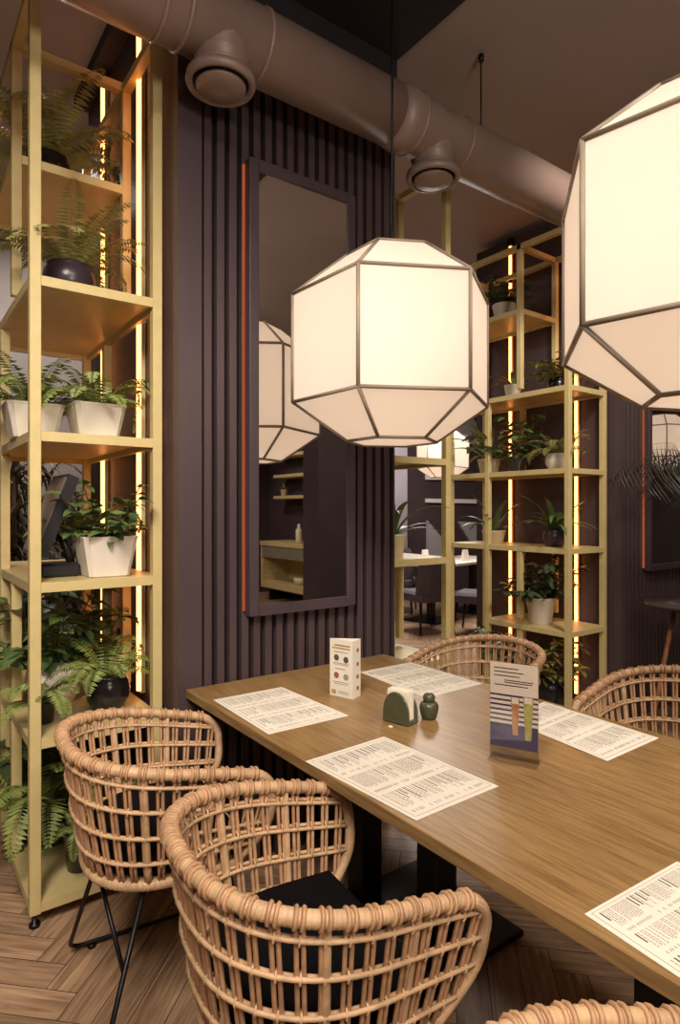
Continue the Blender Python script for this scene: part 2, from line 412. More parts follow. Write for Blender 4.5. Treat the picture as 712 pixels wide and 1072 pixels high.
# ------------------------------------------------------------------ pendant lanterns
def lantern(loc, ang, z1, label, power, cord=True):
    R0, r0 = .348, .158
    zb, zt = z1, z1+.37
    t = thing('pendant_lantern', label, 'pendant lamp', (loc[0], loc[1], zb-.13), ang, group='faceted white pendant lanterns')
    base = zb-.13
    lev = [(r0, 0), (R0, .13), (R0, .50), (r0, .645)]
    pt = lambda k, i, e=0: V(((lev[k][0]+e)*cos(i*pi/3), (lev[k][0]+e)*sin(i*pi/3), lev[k][1]))
    mb = MB()
    for k in range(3):
        for i in range(6):
            a, b, c, d = pt(k,i), pt(k,i+1), pt(k+1,i+1), pt(k+1,i)
            mb.add([a,b,c,d], [(0,1,2,3)])
    mb.add([pt(0,i) for i in range(6)], [(5,4,3,2,1,0)])
    mb.add([pt(3,i) for i in range(6)], [(0,1,2,3,4,5)])
    sh = mb.build('lamp_shade', 'shade', t)
    so = sh.modifiers.new('thick', 'SOLIDIFY'); so.thickness = .002; so.offset = -1
    mb = MB()
    for i in range(6):
        for k in range(3): mb.tube([pt(k,i,.001), pt(k+1,i,.001)], .0062, 6)
        for k in range(4): mb.tube([pt(k,i,.001), pt(k,i+1,.001)], .0062, 6)
    mb.build('shade_frame', 'taupe', t)
    if cord:
        mb = MB(); mb.tube([(0,0,.645),(0,0,CZ-base-.02)], .0045, 6); mb.lathe([(.03,.645),(.026,.67),(.01,.69)], (0,0,0), 16); mb.build('cord', 'black', t)
        mb = MB(); mb.lathe([(.05,-.025),(.055,-.02),(.055,0)], (0,0,CZ-base-.001), 24); mb.build('ceiling_rose', 'black', t)
    mb = MB(); mb.lathe([(.01,-.06),(.05,-.035),(.06,0),(.05,.035),(.02,.07),(.015,.11)], (0,0,.32), 20); mb.build('bulb', 'bulb', t)
    ld = bpy.data.lights.new('bulb_light', 'POINT'); ld.energy = power; ld.color = (1,.93,.84); ld.shadow_soft_size = .065
    lo = bpy.data.objects.new('bulb_light', ld); COL.objects.link(lo); lo.location = (0,0,.315); lo.parent = t
    return t
PW = 5.3
lantern((1.432,1.64), R(32), 1.79, 'whole faceted white lantern hanging over the dining table in front of the mirror', PW)
lantern((1.45,.588), R(39.4), 1.79, 'largest faceted white lantern, cut off by the right edge of the photo', PW)
lantern((6.1,5.95), R(10), 1.99, 'small distant faceted white lantern seen below the middle lantern', PW*1.2)
lantern((7.6,.6), R(25), 2.05, 'faceted white lantern seen in the mirror at the right edge behind palm leaves', PW)

# ------------------------------------------------------------------ dining table
TX0, TX1, TY0, TY1, TZ = .904, 1.872, -.35, W-.006, .75
t = thing('dining_table', 'long oak dining table with its end against the slatted wall', 'table', ((TX0+TX1)/2, (TY0+TY1)/2, 0))
mb = MB(); hx, hy = (TX1-TX0)/2, (TY1-TY0)/2
mb.box(-hx, hx, -hy, hy, TZ-.032, TZ, .002); mb.build('tabletop', 'wood', t)
cy = (TY0+TY1)/2
for ya, yb in ((1.38,1.74),(.30,.68)):
    for y in (ya, yb):
        mb = MB(); mb.box(-.045, .045, y-cy-.045, y-cy+.045, .02, TZ-.045, .004); mb.build('leg', 'black', t)
    mb = MB(); mb.box(-.33, .33, (ya+yb)/2-cy-.26, (ya+yb)/2-cy+.26, 0, .02, .004); mb.build('base_plate', 'black', t)
    mb = MB(); mb.box(-.33, .33, (ya+yb)/2-cy-.22, (ya+yb)/2-cy+.22, TZ-.045, TZ-.0325); mb.build('top_plate', 'black', t)

# ------------------------------------------------------------------ rattan chairs
def make_chair():
    t = thing('rattan_chair', 'x', 'chair', (0,0,0))
    A, B = .285, .275            # back depth, half width at the rim
    z0 = .45
    arc = []                      # plan outline sampled by arc length (right half)
    def plan(L):                  # L: signed arc length from the back centre
        sgn = 1 if L >= 0 else -1; L = abs(L)
        q = 0; x, y = -A, 0; N = 60; px_, py_ = x, y
        # superellipse quarter
        for i in range(1, N+1):
            th = pi/2*i/N
            x = -A*abs(cos(th))**.85 + 0; y = B*abs(sin(th))**.85
            d = math.hypot(x-px_, y-py_)
            if q+d >= L:
                u = (L-q)/d; return (px_+(x-px_)*u, sgn*(py_+(y-py_)*u))
            q += d; px_, py_ = x, y
        return (L-q, sgn*(B-.06*(L-q)))
    QL = 0
    x, y = -A, 0
    for i in range(1, 61):
        th = pi/2*i/60; nx, ny = -A*abs(cos(th))**.85, B*abs(sin(th))**.85
        QL += math.hypot(nx-x, ny-y); x, y = nx, ny
    def lmax(v): return QL+.10+.17*sin(pi*min(1, max(0, (.15+.62*v)/1.0)))
    def top(L): 
        u = min(1, abs(L)/(QL+.26)); return .795-.11*u**1.6
    def P(L, v):
        x, y = plan(L); k = .80+.20*(v**.8)
        z = z0+(top(L)-z0)*v
        return V((x*k*(1.0)+.0*(1-v), y*k, z))
    # rim: along the top then round the front corners down to the base
    def front(sg):
        pts = []
        for i in range(1, 15):
            th = pi/2*i/14*1.0
            v = 1-(1-cos(th))*.30; 
            L = lmax(1)-.05+.05*sin(th)+.03*sin(th)
            pts.append(P(sg*L, v))
        L1 = lmax(1)+.03
        for i in range(1, 13):
            u = i/12; v = .70*(1-u)
            L = L1*(1-u)**1 + (QL+.17)*u + .035*sin(pi*u)
            pts.append(P(sg*L, v))
        return pts
    Ltop = lmax(1)-.05
    N = 44
    rim = [P(-Ltop+2*Ltop*i/N, 1) for i in range(N+1)]
    fr, fl_ = front(1), front(-1)
    def edgeL(v):                 # arc length of the front edge at height v
        best = None
        if v > .70:
            c = 1-(1-v)/.30; th = math.acos(max(-1, min(1, c))); return lmax(1)-.05+.08*sin(th)
        u = 1-v/.70; return (lmax(1)+.03)*(1-u)+(QL+.17)*u+.035*sin(pi*u)
    path = list(reversed(fl_))+rim+fr
    rad = []
    for i, q in enumerate(path):
        h = (q.z-z0)/.35
        rad.append(.0115+.0035*min(1, max(0, h)))
    mb = MB(); mb.tube(path, rad, 10)
    for i in range(2, len(path)-2):           # spiral binding
        tdir = path[i+1]-path[i-1]
        for dd in (0, .33, .66):
            c = path[i].lerp(path[i+1], dd); mb.ring(c, tdir+V((0,0,.006)), rad[i]-.0013, .0022, 12, 4)
    mb.build('rim', 'rattan', t)
    # base ring
    mb = MB(); Lb = QL+.18; pts = [P(-Lb+2*Lb*i/36, 0) for i in range(37)]
    a, b = pts[-1], pts[0]
    for i in range(1, 10):
        u = i/10; q = a.lerp(b, u); q.x += .045*sin(pi*u); pts.append(q)
    mb.tube(pts, .0135, 10, closed=True)
    for i in range(len(pts)):
        q = pts[i]; nx_ = pts[(i+1) % len(pts)]
        for dd in (0,.5): mb.ring(q.lerp(nx_, dd), nx_-q, .0130, .0020, 10, 4)
    mb.build('base_ring', 'rattan', t)
    # strands
    mb = MB(); step = .0415; K = int(lmax(.5)/step)+1; loops = MB()
    for k in range(-K, K+1):
        L = k*step
        vs = [v for v in [i/24 for i in range(25)] if edgeL(v) >= abs(L)]
        if len(vs) < 3: continue
        v0, v1 = vs[0], vs[-1]
        for dl in (-.0062, .0062):
            pts = [P(L+dl, v0+(v1-v0)*i/7) for i in range(8)]
            mb.tube(pts, .0047, 6)
            if v1 > .95:          # loop over the rim
                c = P(L+dl, 1); td = P(L+.01, 1)-P(L-.01, 1); loops.ring(c, td, .0160, .0042, 12, 5)
    mb.build('upright_strands', 'rattan_in', t); loops.build('rim_binding', 'rattan_in', t)
    mb = MB()
    for v in (.20, .43, .66, .88):
        Lm = edgeL(v)
        for off in (.004, -.006):
            pts = []
            for i in range(41):
                L = -Lm+2*Lm*i/40; q = P(L, v); q2 = P(L, v); n_ = V((q.x, q.y, 0)).normalized()
                pts.append(q+n_*(.0065 if off > 0 else -.0065)+V((0,0,off*.4)))
            mb.tube(pts, .0048, 6)
        for k in range(-K, K+1):
            L = k*step
            if edgeL(v) < abs(L)+.01: continue
            c = P(L, v); td = P(L+.02, v)-P(L-.02, v); mb.ring(c, td, .0095, .0028, 8, 4)
    mb.build('woven_bands', 'rattan', t)
    for sg in (-1, 1):
        mb = MB(); mb.tube([P(sg*.335, v/8) for v in range(9)], .0085, 8); mb.build('support_rod', 'rattan', t)
        mb = MB(); mb.tube([P(sg*(QL+.06), v/8) for v in range(9)], .0075, 8); mb.build('support_rod', 'rattan', t)
    # seat board and cushion
    mb = MB(); seat = [P(-Lb+2*Lb*i/30, .02) for i in range(31)]
    def ringz(z, k): return [(q.x*k+.008, q.y*k, z) for q in seat]
    mb.loft([ringz(.442,.80), ringz(.448,.97), ringz(.458,.985), ringz(.462,.96)], smooth=False); mb.build('seat_base', 'rattan', t)
    mb = MB(); mb.loft([ringz(.463,.88), ringz(.474,.97), ringz(.495,1.0), ringz(.518,1.0), ringz(.532,.95), ringz(.538,.80), ringz(.536,.4)], smooth=True); mb.build('seat_cushion', 'cushion', t)
    # sled legs
    legs = {}
    for sg in (-1, 1):
        mb = MB(); y = .305*sg
        a = V((-.20,-.02,.44)) if sg > 0 else V((-.10,-.185,.44)); b = V((.13,.13*sg,.44)); fb = V((-.245,y,.016)); ff = V((.20,y,.016))
        u = (fb-a).normalized(); w2 = (ff-fb).normalized(); u3 = (b-ff).normalized()
        pts = [a, fb-u*.05]
        for i in range(1, 6):
            s_ = i/6; pts.append((fb-u*.05)*(1-s_)**2+fb*2*s_*(1-s_)+(fb+w2*.05)*s_**2)
        pts.append(fb+w2*.05); pts.append(ff-w2*.05)
        for i in range(1, 6):
            s_ = i/6; pts.append((ff-w2*.05)*(1-s_)**2+ff*2*s_*(1-s_)+(ff+u3*.05)*s_**2)
        pts += [ff+u3*.05, b]
        mb.tube(pts, .0068, 8); o = mb.build('leg', 'black', t); legs[sg] = (a, fb)
        for q in (fb+w2*.07, ff-w2*.07):
            mb = MB(); mb.lathe([(.014,0),(.014,.008),(.009,.012)], (q.x, q.y, 0), 10); mb.build('glide', 'black', o)
    a, fb = legs[-1]
    mb = MB(); mb.tube([V((-.20,-.02,.44)), a.lerp(fb, .42)], .006, 6); mb.build('brace', 'black', t)
    mb = MB(); mb.tube([(-.20,-.02,.442),(-.10,-.185,.442)], .006, 6); mb.build('brace', 'black', t)
    mb = MB(); mb.tube([(.13,-.13,.442),(.13,.13,.442)], .006, 6); mb.build('brace', 'black', t)
    return t
ch = make_chair()
G = 'rattan tub chairs around the oak table'
ch.location = (.672,1.775,0); ch.rotation_euler = (0,0,R(-8)); ch['group'] = G
ch['label'] = 'rattan tub chair beside the left plant shelving, black legs in view'
dup(ch, (.715,1.06,0), R(-6), 'largest rattan tub chair in the foreground, nearest whole one', G)
dup(ch, (.655,.215,0), R(-22), 'rattan tub chair at the bottom edge, only its rim showing', G)
dup(ch, (2.15,1.90,0), R(184), 'rattan tub chair across the table in front of the plant shelving', G)
dup(ch, (2.26,1.07,0), R(180), 'rattan tub chair across the table cut off by the right edge', G)

# ------------------------------------------------------------------ things on the table
def menu(corners, label, seed):
    """corners: left, far, right, near (on the table)"""
    rnd = random.Random(seed)
    Pn = [on_z(px, py, TZ) for px, py in corners]
    c = sum(Pn, V((0,0,0)))/4
    t = thing('paper_menu', label, 'menu', (c.x, c.y, TZ), group='paper placemat menus on the oak table')
    Q = [q-c for q in Pn]
    mb = MB(); mb.loft([[V((q.x,q.y,.0004)) for q in Q], [V((q.x,q.y,.0014)) for q in Q]]); mb.build('sheet', 'paper', t)
    # u from near-left edge ... : origin Q0, u axis Q0->Q3 (long), v axis Q0->Q1
    def pt(u, v, z=.0017): 
        a = Q[0].lerp(Q[3], u); b = Q[1].lerp(Q[2], u); r = a.lerp(b, v); return V((r.x, r.y, z))
    mb = MB(); md = MB()
    def bar(m_, u0, u1, v0, v1): m_.add([pt(u0,v0),pt(u1,v0),pt(u1,v1),pt(u0,v1)], [(0,1,2,3)])
    for (a0,a1,b0,b1) in ((.03,.97,.035,.04),(.03,.97,.96,.965),(.03,.034,.035,.965),(.966,.97,.035,.965)): bar(mb,a0,a1,b0,b1)
    ncol = 3
    for cidx in range(ncol):
        u0 = .06+cidx*.305; v = .93
        while v > .08:
            if rnd.random() < .14:
                bar(md, u0, u0+rnd.uniform(.08,.16), v-.012, v); v -= .034; continue
            # words
            u = u0; end = u0+rnd.uniform(.17,.20)
            while u < end:
                w = rnd.uniform(.008,.03); bar(mb, u, min(u+w, end), v-.008, v); u += w+.006
            bar(mb, u0+.235, u0+.262, v-.008, v)
            v -= .0185 if rnd.random() < .75 else .03
    mb.build('printed_text', 'ink', t); md.build('printed_heading', 'inkdark', t)
menu([(223.5,733),(295,719.5),(365,749.5),(281,769)], 'printed menu sheet at the left end of the table by the slatted wall', 1)
menu([(319.5,797.5),(402,771.5),(522,823.5),(436,859.5)], 'printed menu sheet in the middle, in front of the largest rattan chair', 2)
menu([(377,704),(430,693.5),(505,716),(447,731)], 'printed menu sheet behind the olive napkin holder', 3)
menu([(527,752),(570,735),(690,773),(636,797)], 'printed menu sheet behind the clear drinks card stand', 4)
menu([(612,957.5),(709,902.5),(845,975),(741,1044)], 'printed menu sheet cut off by the lower right edge', 5)
# tent card
a, b, c_ = on_z(345.5,727,TZ), on_z(369,732.5,TZ), on_z(377.5,728,TZ)
c0 = (a+b+c_)/3; t = thing('tent_card', 'white folded tent card with food pictures standing on the table', 'card', (c0.x,c0.y,TZ))
A_, B_, C_ = a-c0, b-c0, c_-c0
C_ = B_+(C_-B_)*1.0
A2 = C_+(A_-B_)*.98
hh = .205; mb = MB()
tri = lambda z, k=1: [V((q.x*k,q.y*k,z)) for q in (A_,B_,C_)]
mb.loft([tri(0), tri(hh)]); mb.build('card_body', 'paper', t)
nrm = V(((B_-A_).y, -(B_-A_).x, 0)).normalized()
if nrm.dot(V((-c0.x,-c0.y,0))) < 0: nrm = -nrm
def face(mb, P0, P1, u0, u1, v0, v1, off=.0008, h_=hh, n_=None):
    n_ = n_ or nrm
    mb.add([P0.lerp(P1,u)+V((0,0,v*h_))+n_*off for u, v in ((u0,v0),(u1,v0),(u1,v1),(u0,v1))], [(0,1,2,3)])
def disc(mb, P0, P1, u, v, r, off=.0009, h_=hh, n_=None):
    n_ = n_ or nrm; d = (P1-P0).normalized(); c = P0.lerp(P1,u)+V((0,0,v*h_))+n_*off
    mb.add([c+d*cos(i*pi/8)*r+V((0,0,sin(i*pi/8)*r)) for i in range(16)], [tuple(range(16))])
for m_, items in (('inkyellow', [(.12,.9,.835,.865),(.08,.28,.04,.11)]), ('inkred', [(.22,.9,.89,.91)]),
                  ('ink', [(.2,.8,.775,.79),(.15,.85,.58,.592),(.15,.8,.555,.565),(.25,.7,.48,.495),(.15,.85,.25,.262),(.2,.8,.22,.23),(.38,.85,.09,.1),(.38,.85,.06,.07)])):
    mb = MB()
    for it in items: face(mb, A_, B_, *it)
    mb.build('printed_text', m_, t)
for k, (u, v, m_) in enumerate(((.3,.68,'inkdark'),(.72,.66,'inkdark'),(.3,.37,'inkred'),(.72,.36,'ink'))):
    mb = MB(); disc(mb, A_, B_, u, v, .0115); mb.build('dish_picture', m_, t)
nr2 = V(((C_-B_).y, -(C_-B_).x, 0)).normalized()
if nr2.dot(B_+C_) < 0: nr2 = -nr2
mb = MB()
for v in (.82,.58,.36,.16): disc(mb, B_, C_, .62, v, .008, n_=nr2)
mb.build('side_picture', 'inkred', t)
# napkin holder, napkins, pepper pot
p0 = on_z(424,757,TZ); 
t = thing('napkin_holder', 'olive green ceramic napkin holder on the table', 'napkin holder', (p0.x,p0.y+.02,TZ), R(14))
def arch(x0, x1, w, h_, n_=14): 
    pr = [(-w,0)]+[(-w*cos(pi*i/n_)*1.0, h_*(sin(pi*i/n_))**.62) for i in range(1, n_)]+[(w,0)]
    return pr
for dx, hh_ in ((-.026,.092),(.022,.088)):
    mb = MB(); pr = arch(0,0,.048,hh_)
    mb.loft([[V((dx-.004, y, z*1.0+.004)) for y, z in pr],[V((dx, y*1.06, z*1.03+.004)) for y, z in pr],[V((dx+.005, y, z+.004)) for y, z in pr]], smooth=False)
    mb.build('holder_plate', 'olive', t)
mb = MB(); mb.box(-.032,.030,-.05,.05,0,.012,.004); mb.build('holder_base', 'olive', t)
t2 = thing('paper_napkins', 'stack of cream paper napkins standing in the olive holder', 'napkins', (p0.x,p0.y+.02,TZ+.013), R(14))
mb = MB()
for k in range(9):
    x = -.017+k*.0036; s_ = random.uniform(-.002,.002); mb.box(x, x+.0026, -.040+s_, .040+s_, 0, .088+random.uniform(-.002,.003))
mb.build('napkin_sheets', 'napkin', t2)
p1 = on_z(451.5,753,TZ); t = thing('pepper_pot', 'small olive green ceramic pepper pot beside the napkin holder', 'pepper pot', (p1.x,p1.y+.01,TZ))
mb = MB(); mb.lathe([(.020,0),(.024,.004),(.029,.022),(.031,.038),(.028,.050),(.018,.056)], n=24); mb.build('pot_body', 'olive', t)
mb = MB(); mb.lathe([(.016,.056),(.019,.060),(.020,.070),(.015,.079),(.006,.083)], n=20); mb.build('pot_cap', 'olive', t)
p2 = on_z(409,761,TZ); mb = MB(); mb.lathe([(.007,0),(.008,.002),(.005,.003)], n=12); mb.build('paper_scrap', 'napkin', label='tiny cream scrap lying on the table before the napkin holder', cat='scrap', loc=(p2.x,p2.y,TZ))
# acrylic stand
a, b = on_z(513,792,TZ), on_z(564,802,TZ); c0 = (a+b)/2
d = (b-a); wd = d.length; ang = math.atan2(d.y, d.x)
t = thing('menu_stand', 'clear acrylic stand holding a drinks card with blue stripes', 'table stand', (c0.x,c0.y,TZ), ang)
hw = wd/2; mb = MB(); mb.box(-hw,hw,-.030,.030,0,.004); mb.box(-hw,hw,-.0035,-.0015,.004,.262); mb.box(-hw,hw,.0015,.0035,.004,.262); mb.build('acrylic_holder', 'acrylic', t)
t3 = thing('drinks_card', 'upright printed card with two drinks and blue stripes inside the stand', 'card', (c0.x,c0.y,TZ+.034), ang)
mb = MB(); mb.box(-hw+.001,hw-.001,-.0007,.0007,0,.226); mb.build('card_sheet', 'paper', t3)
cw = wd-.002; P0 = V((-cw/2,-.0009,0)); P1 = V((cw/2,-.0009,0)); NN = V((0,-1,0)); ch_ = .226
mb = MB(); face(mb,P0,P1,0,1,0,.28,.0001,ch_,NN)
mb.build('navy_block', 'inkblue', t3)
mb = MB()
for i in range(6): face(mb,P0,P1,0,1,.315+i*.058,.338+i*.058,.0001,ch_,NN)
mb.build('navy_stripes', 'inkblue', t3)
mb = MB()
for v, u0, u1 in ((.93,.08,.6),(.885,.08,.7),(.84,.08,.62),(.79,.3,.9),(.765,.3,.88),(.73,.1,.8)): face(mb,P0,P1,u0,u1,v,v+.012,.0002,ch_,NN)
mb.build('printed_text', 'inkdark', t3)
for (u, w, m_, v0, v1) in ((.53,.085,'drink_a',.16,.60),(.80,.10,'drink_b',.12,.62)):
    mb = MB(); mb.add([P0.lerp(P1,u+du*w)+V((0,-.0004,v*ch_)) for du, v in ((-.6,v0),(.6,v0),(1.1,v1),(-1.1,v1))], [(0,1,2,3)]); mb.build('drink_picture', m_, t3)
    mb = MB(); face(mb,P0,P1,u-w*.8,u+w*.8,v1-.07,v1,.0005,ch_,NN); mb.build('glass_rim_picture', 'paper', t3)

# ------------------------------------------------------------------ plants
def pot_round(t, r, h, m, belly=1.15, seg=26):
    mb = MB(); pr = [(r*.72,0),(r*.80,h*.05),(r*belly*.93,h*.3),(r*belly,h*.55),(r*belly*.93,h*.82),(r*.92,h*.95),(r*.95,h),(r*.85,h),(r*.82,h*.86)]
    mb.lathe(pr, n=seg); mb.build('pot', m, t)
    mb = MB(); mb.lathe([(r*.83,h*.84),(r*.80,h*.88),(r*.3,h*.9)], n=18); mb.build('soil', 'soil', t)
def pot_taper(t, r, h, m, square=False):
    n = 4 if square else 28; s2 = 1.30 if square else 1
    def ring(rr, z):
        if not square: return [(rr*cos(2*pi*j/n), rr*sin(2*pi*j/n), z) for j in range(n)]
        o = []
        for j in range(4):
            a = pi/4+j*pi/2
            for e in (-.10,.10): o.append((rr*s2*cos(a+e), rr*s2*sin(a+e), z))
        return o
    mb = MB(); mb.loft([ring(r*.70,0), ring(r*.74,h*.02), ring(r*.985,h*.93), ring(r,h*.94), ring(r*1.02,h), ring(r*.93,h), ring(r*.90,h*.88)], smooth=not square)
    mb.build('pot', m, t)
    mb = MB(); mb.loft([ring(r*.90,h*.86), ring(r*.88,h*.9), ring(r*.3,h*.92)]); mb.build('soil', 'soil', t)
def frond(mb, p, az, el, L, ll, rnd, droop=1.0, n=16, hang=0, wk=.26):
    p = V(p); pts = []; tdir = []
    step = L/n; e = el
    for i in range(n+1):
        d = V((cos(az)*cos(e), sin(az)*cos(e), sin(e))); pts.append(p.copy()); tdir.append(d)
        p = p+d*step; e -= droop*(1.6/n)*(.5+i/n)
    mb.tube(pts, [.0022*(1-.7*i/n) for i in range(n+1)], 3, caps=False)
    for i in range(1, n+1):
        for sub in (0, .5):
            u = (i-1+sub)/n
            c = pts[i-1].lerp(pts[i], sub); d = tdir[i]
            side = d.cross(V((0,0,1)))
            if side.length < .1: side = V((-sin(az), cos(az), 0))
            side.normalize(); nrm_ = side.cross(d)
            l_ = ll*(sin(pi*min(1, .12+.88*u))**.7)*(1-.25*u)+.003
            wv = step*wk
            for sg in (-1, 1):
                tip = c+side*sg*l_+d*l_*.25-V((0,0,1))*l_*(hang+rnd.uniform(.05,.4))
                mid = c.lerp(tip, .45)+nrm_*.002
                mb.add([c, mid+d*wv, tip, mid-d*wv], [(0,1,2,3)])
def leaf(mb, p, d, L, w, rnd, droop=.3, roll=None):
    d = V(d).normalized(); side = d.cross(V((0,0,1)))
    if side.length < .1: side = V((1,0,0))
    side.normalize(); up = side.cross(d)
    if roll: side = side*cos(roll)+up*sin(roll); up = side.cross(d)
    P_ = []
    for u, k in ((0,.08),(.25,.8),(.55,1),(.82,.6),(1,.04)):
        c = V(p)+d*L*u-V((0,0,1))*droop*L*u*u
        P_.append((c-side*w/2*k+up*w*.12*k, c, c+side*w/2*k+up*w*.12*k))
    vs = [q for r in P_ for q in r]; fs = []
    for i in range(4):
        b = i*3; fs += [(b,b+1,b+4,b+3),(b+1,b+2,b+5,b+4)]
    mb.add(vs, fs, True)
def plant(kind, loc, pot, r, h, size, label, seed, m='fern', potm='blackpot', az=None, group='potted plants on the yellow shelving', name=None, n=None, belly=1.15):
    rnd = random.Random(seed); size *= 1.36 if loc[0] > 3 else 1.25
    names = {'fern':'potted_fern','bush':'potted_leafy_plant','strap':'potted_strap_plant','palm':'potted_palm','vine':'potted_climber'}
    t = thing(name or names[kind], label, 'potted plant', loc, rnd.uniform(0,6) if False else 0, group=group)
    lim = .845 if loc[0] < 1 else (3.90 if loc[0] > 3 and loc[1] > 2 and loc[0] < 4.5 else None)
    def clampx(mb):
        if lim: mb.v = [((lim-loc[0]-rnd.random()*.012) if q[0]+loc[0] > lim else q[0], q[1], q[2]) for q in mb.v]
    if pot == 'round': pot_round(t, r, h, potm, belly)
    elif pot == 'square': pot_taper(t, r, h, potm, True)
    else: pot_taper(t, r, h, potm)
    mb = MB(); z = h*.88
    lo, hi = az if az else (0, 2*pi)
    if kind == 'fern':
        for i in range(n or 20):
            a = lo+(hi-lo)*(i+rnd.random())/(n or 20); el = rnd.uniform(.5,1.35); L = size*rnd.uniform(.65,1.1)
            frond(mb, (r*.3*cos(a), r*.3*sin(a), z), a, el, L, size*.155, rnd, rnd.uniform(.9,1.7), 15)
        clampx(mb); mb.build('fronds', m, t)
    elif kind == 'bush':
        st = MB()
        for i in range(n or 16):
            a = lo+(hi-lo)*(i+rnd.random())/(n or 16); el = rnd.uniform(.35,1.4); L = size*rnd.uniform(.5,1.0)
            d = V((cos(a)*cos(el), sin(a)*cos(el), sin(el))); p_ = V((r*.3*cos(a), r*.3*sin(a), z)); pts = []
            for k in range(7):
                pts.append(p_.copy()); 
                if k > 0:
                    for q in range(2 if k < 6 else 3):
                        la = a+rnd.uniform(-1.9,1.9); dd = V((cos(la), sin(la), rnd.uniform(-.2,.7)))
                        leaf(mb, p_, dd, size*rnd.uniform(.20,.32), size*.13, rnd, .35, rnd.uniform(-.5,.5))
                p_ = p_+d*L/6; d = (d-V((0,0,.06))).normalized()
            st.tube(pts, .0025, 4, caps=False)
        clampx(mb); clampx(st); mb.build('leaves', m, t); st.build('stems', 'stem', t)
    elif kind == 'strap':
        for i in range(n or 22):
            a = lo+(hi-lo)*(i+rnd.random())/(n or 22); e = rnd.uniform(.6,1.5); L = size*rnd.uniform(.6,1.05); p_ = V((r*.2*cos(a), r*.2*sin(a), z))
            side = V((-sin(a), cos(a), 0)); vs = []; N = 9; dr = rnd.uniform(.9,2.0)
            for k in range(N+1):
                u = k/N; w = size*.055*(sin(pi*(.12+.86*u))**.8)
                vs += [p_-side*w, p_+V((0,0,-.003)), p_+side*w]
                p_ = p_+V((cos(a)*cos(e), sin(a)*cos(e), sin(e)))*L/N; e -= dr/N
            fs = []
            for k in range(N):
                b = k*3; fs += [(b,b+1,b+4,b+3),(b+1,b+2,b+5,b+4)]
            mb.add(vs, fs, True)
        clampx(mb); mb.build('leaves', m, t)
    return t
def tall_plant(loc, h, label, seed, m, style, spread=.55, n=5, group='tall floor plants'):
    rnd = random.Random(seed); t = thing('floor_plant', label, 'potted plant', loc, group=group)
    pot_taper(t, .17, .34, 'blackpot'); st = MB(); mb = MB()
    for i in range(n):
        a = 2*pi*i/n+rnd.random(); top_ = V((cos(a)*spread*.4*rnd.random(), sin(a)*spread*.4*rnd.random(), h*rnd.uniform(.55,.95)))
        base = V((.05*cos(a),.05*sin(a),.3)); st.tube([base, base.lerp(top_,.5)+V((.02,.01,0)), top_], .011, 6)
        for k in range(5):
            c = base.lerp(top_, .3+.7*k/4)
            for q in range(16 if style == 'strap' else 12):
                la = rnd.uniform(0,2*pi); e = rnd.uniform(-.2,1.2)
                if style == 'strap':
                    L = spread*rnd.uniform(.5,.9); p_ = c.copy(); side = V((-sin(la),cos(la),0)); vs = []
                    for s_ in range(7):
                        u = s_/6; w = .014*(1-u*.85); vs += [p_-side*w, p_+side*w]
                        p_ = p_+V((cos(la)*cos(e), sin(la)*cos(e), sin(e)))*L/6; e -= .28
                    mb.add(vs, [(b*2,b*2+1,b*2+3,b*2+2) for b in range(6)], True)
                else: leaf(mb, c+V((cos(la),sin(la),0))*.05, (cos(la),sin(la),e*.6), spread*rnd.uniform(.25,.45), spread*.14, rnd, .5, rnd.uniform(-.6,.6))
    st.build('stems', 'bark', t); mb.build('leaves', m, t); return t

S0,S1,S2,S3,S4,S5 = SZ
e_ = .001
P_ = lambda px, y, z: (x_at(px, y), y, z+e_)
# left unit
plant('fern', P_(50,2.92,S5), 'round', .085,.15, .40, 'big fern in a black pot on the topmost shelf of the left unit', 11, 'fern2', n=22)
plant('fern', P_(73,2.52,S4), 'round', .085,.13, .30, 'fern in a glossy black round pot on the upper shelf of the left unit', 12, 'fern2', potm='plumpot', n=18)
plant('fern', P_(100,2.52,S3), 'square', .095,.135, .25, 'fern in a white tapered pot by the LED strip, one shelf above the till screen', 13, 'fern', potm='whitepot', n=20)
plant('fern', P_(34,2.62,S3), 'square', .098,.13, .25, 'fern in a wide white pot at the left end above the till screen', 14, 'fern', potm='whitepot', n=20)
plant('bush', P_(110,2.42,S2), 'square', .098,.15, .20, 'leafy plant in a square white pot beside the till screen', 15, 'leaf', potm='whitepot', n=16)
plant('fern', (.775,2.72,S2+e_), 'round', .055,.11, .14, 'small black pot with green sprigs behind the square white pot', 16, 'fern', n=8)
plant('bush', P_(57,2.72,S1), 'round', .095,.17, .27, 'dense green plant in a large cream pot below the till shelf', 17, 'leaf', potm='whitepot', n=22)
plant('fern', P_(113,2.50,S1), 'round', .075,.135, .26, 'fern in a black round pot below the till shelf, beside the LED strip', 18, 'fern', n=14, belly=1.12)
plant('fern', (.765,2.86,S1+e_), 'taper', .05,.10, .34, 'tall upright fern behind the black round pot by the LED strip', 19, 'fern', n=10)
plant('fern', P_(44,2.48,S1), 'taper', .05,.08, .20, 'small trailing fern at the front corner post of the left unit', 20, 'fern', n=12, az=(3.4,6.0))
plant('fern', P_(50,2.72,S0), 'round', .10,.17, .38, 'large fern in a black pot on the bottom shelf behind the corner post', 21, 'fern', n=22)
plant('bush', P_(78,2.95,S0), 'round', .09,.16, .34, 'dark leafy plant at the back of the bottom shelf', 22, 'leafdark', n=16)
plant('fern', P_(84,2.44,S0), 'taper', .062,.15, .16, 'small black pot near the front of the bottom shelf beside the rattan chair', 23, 'fern', n=8)
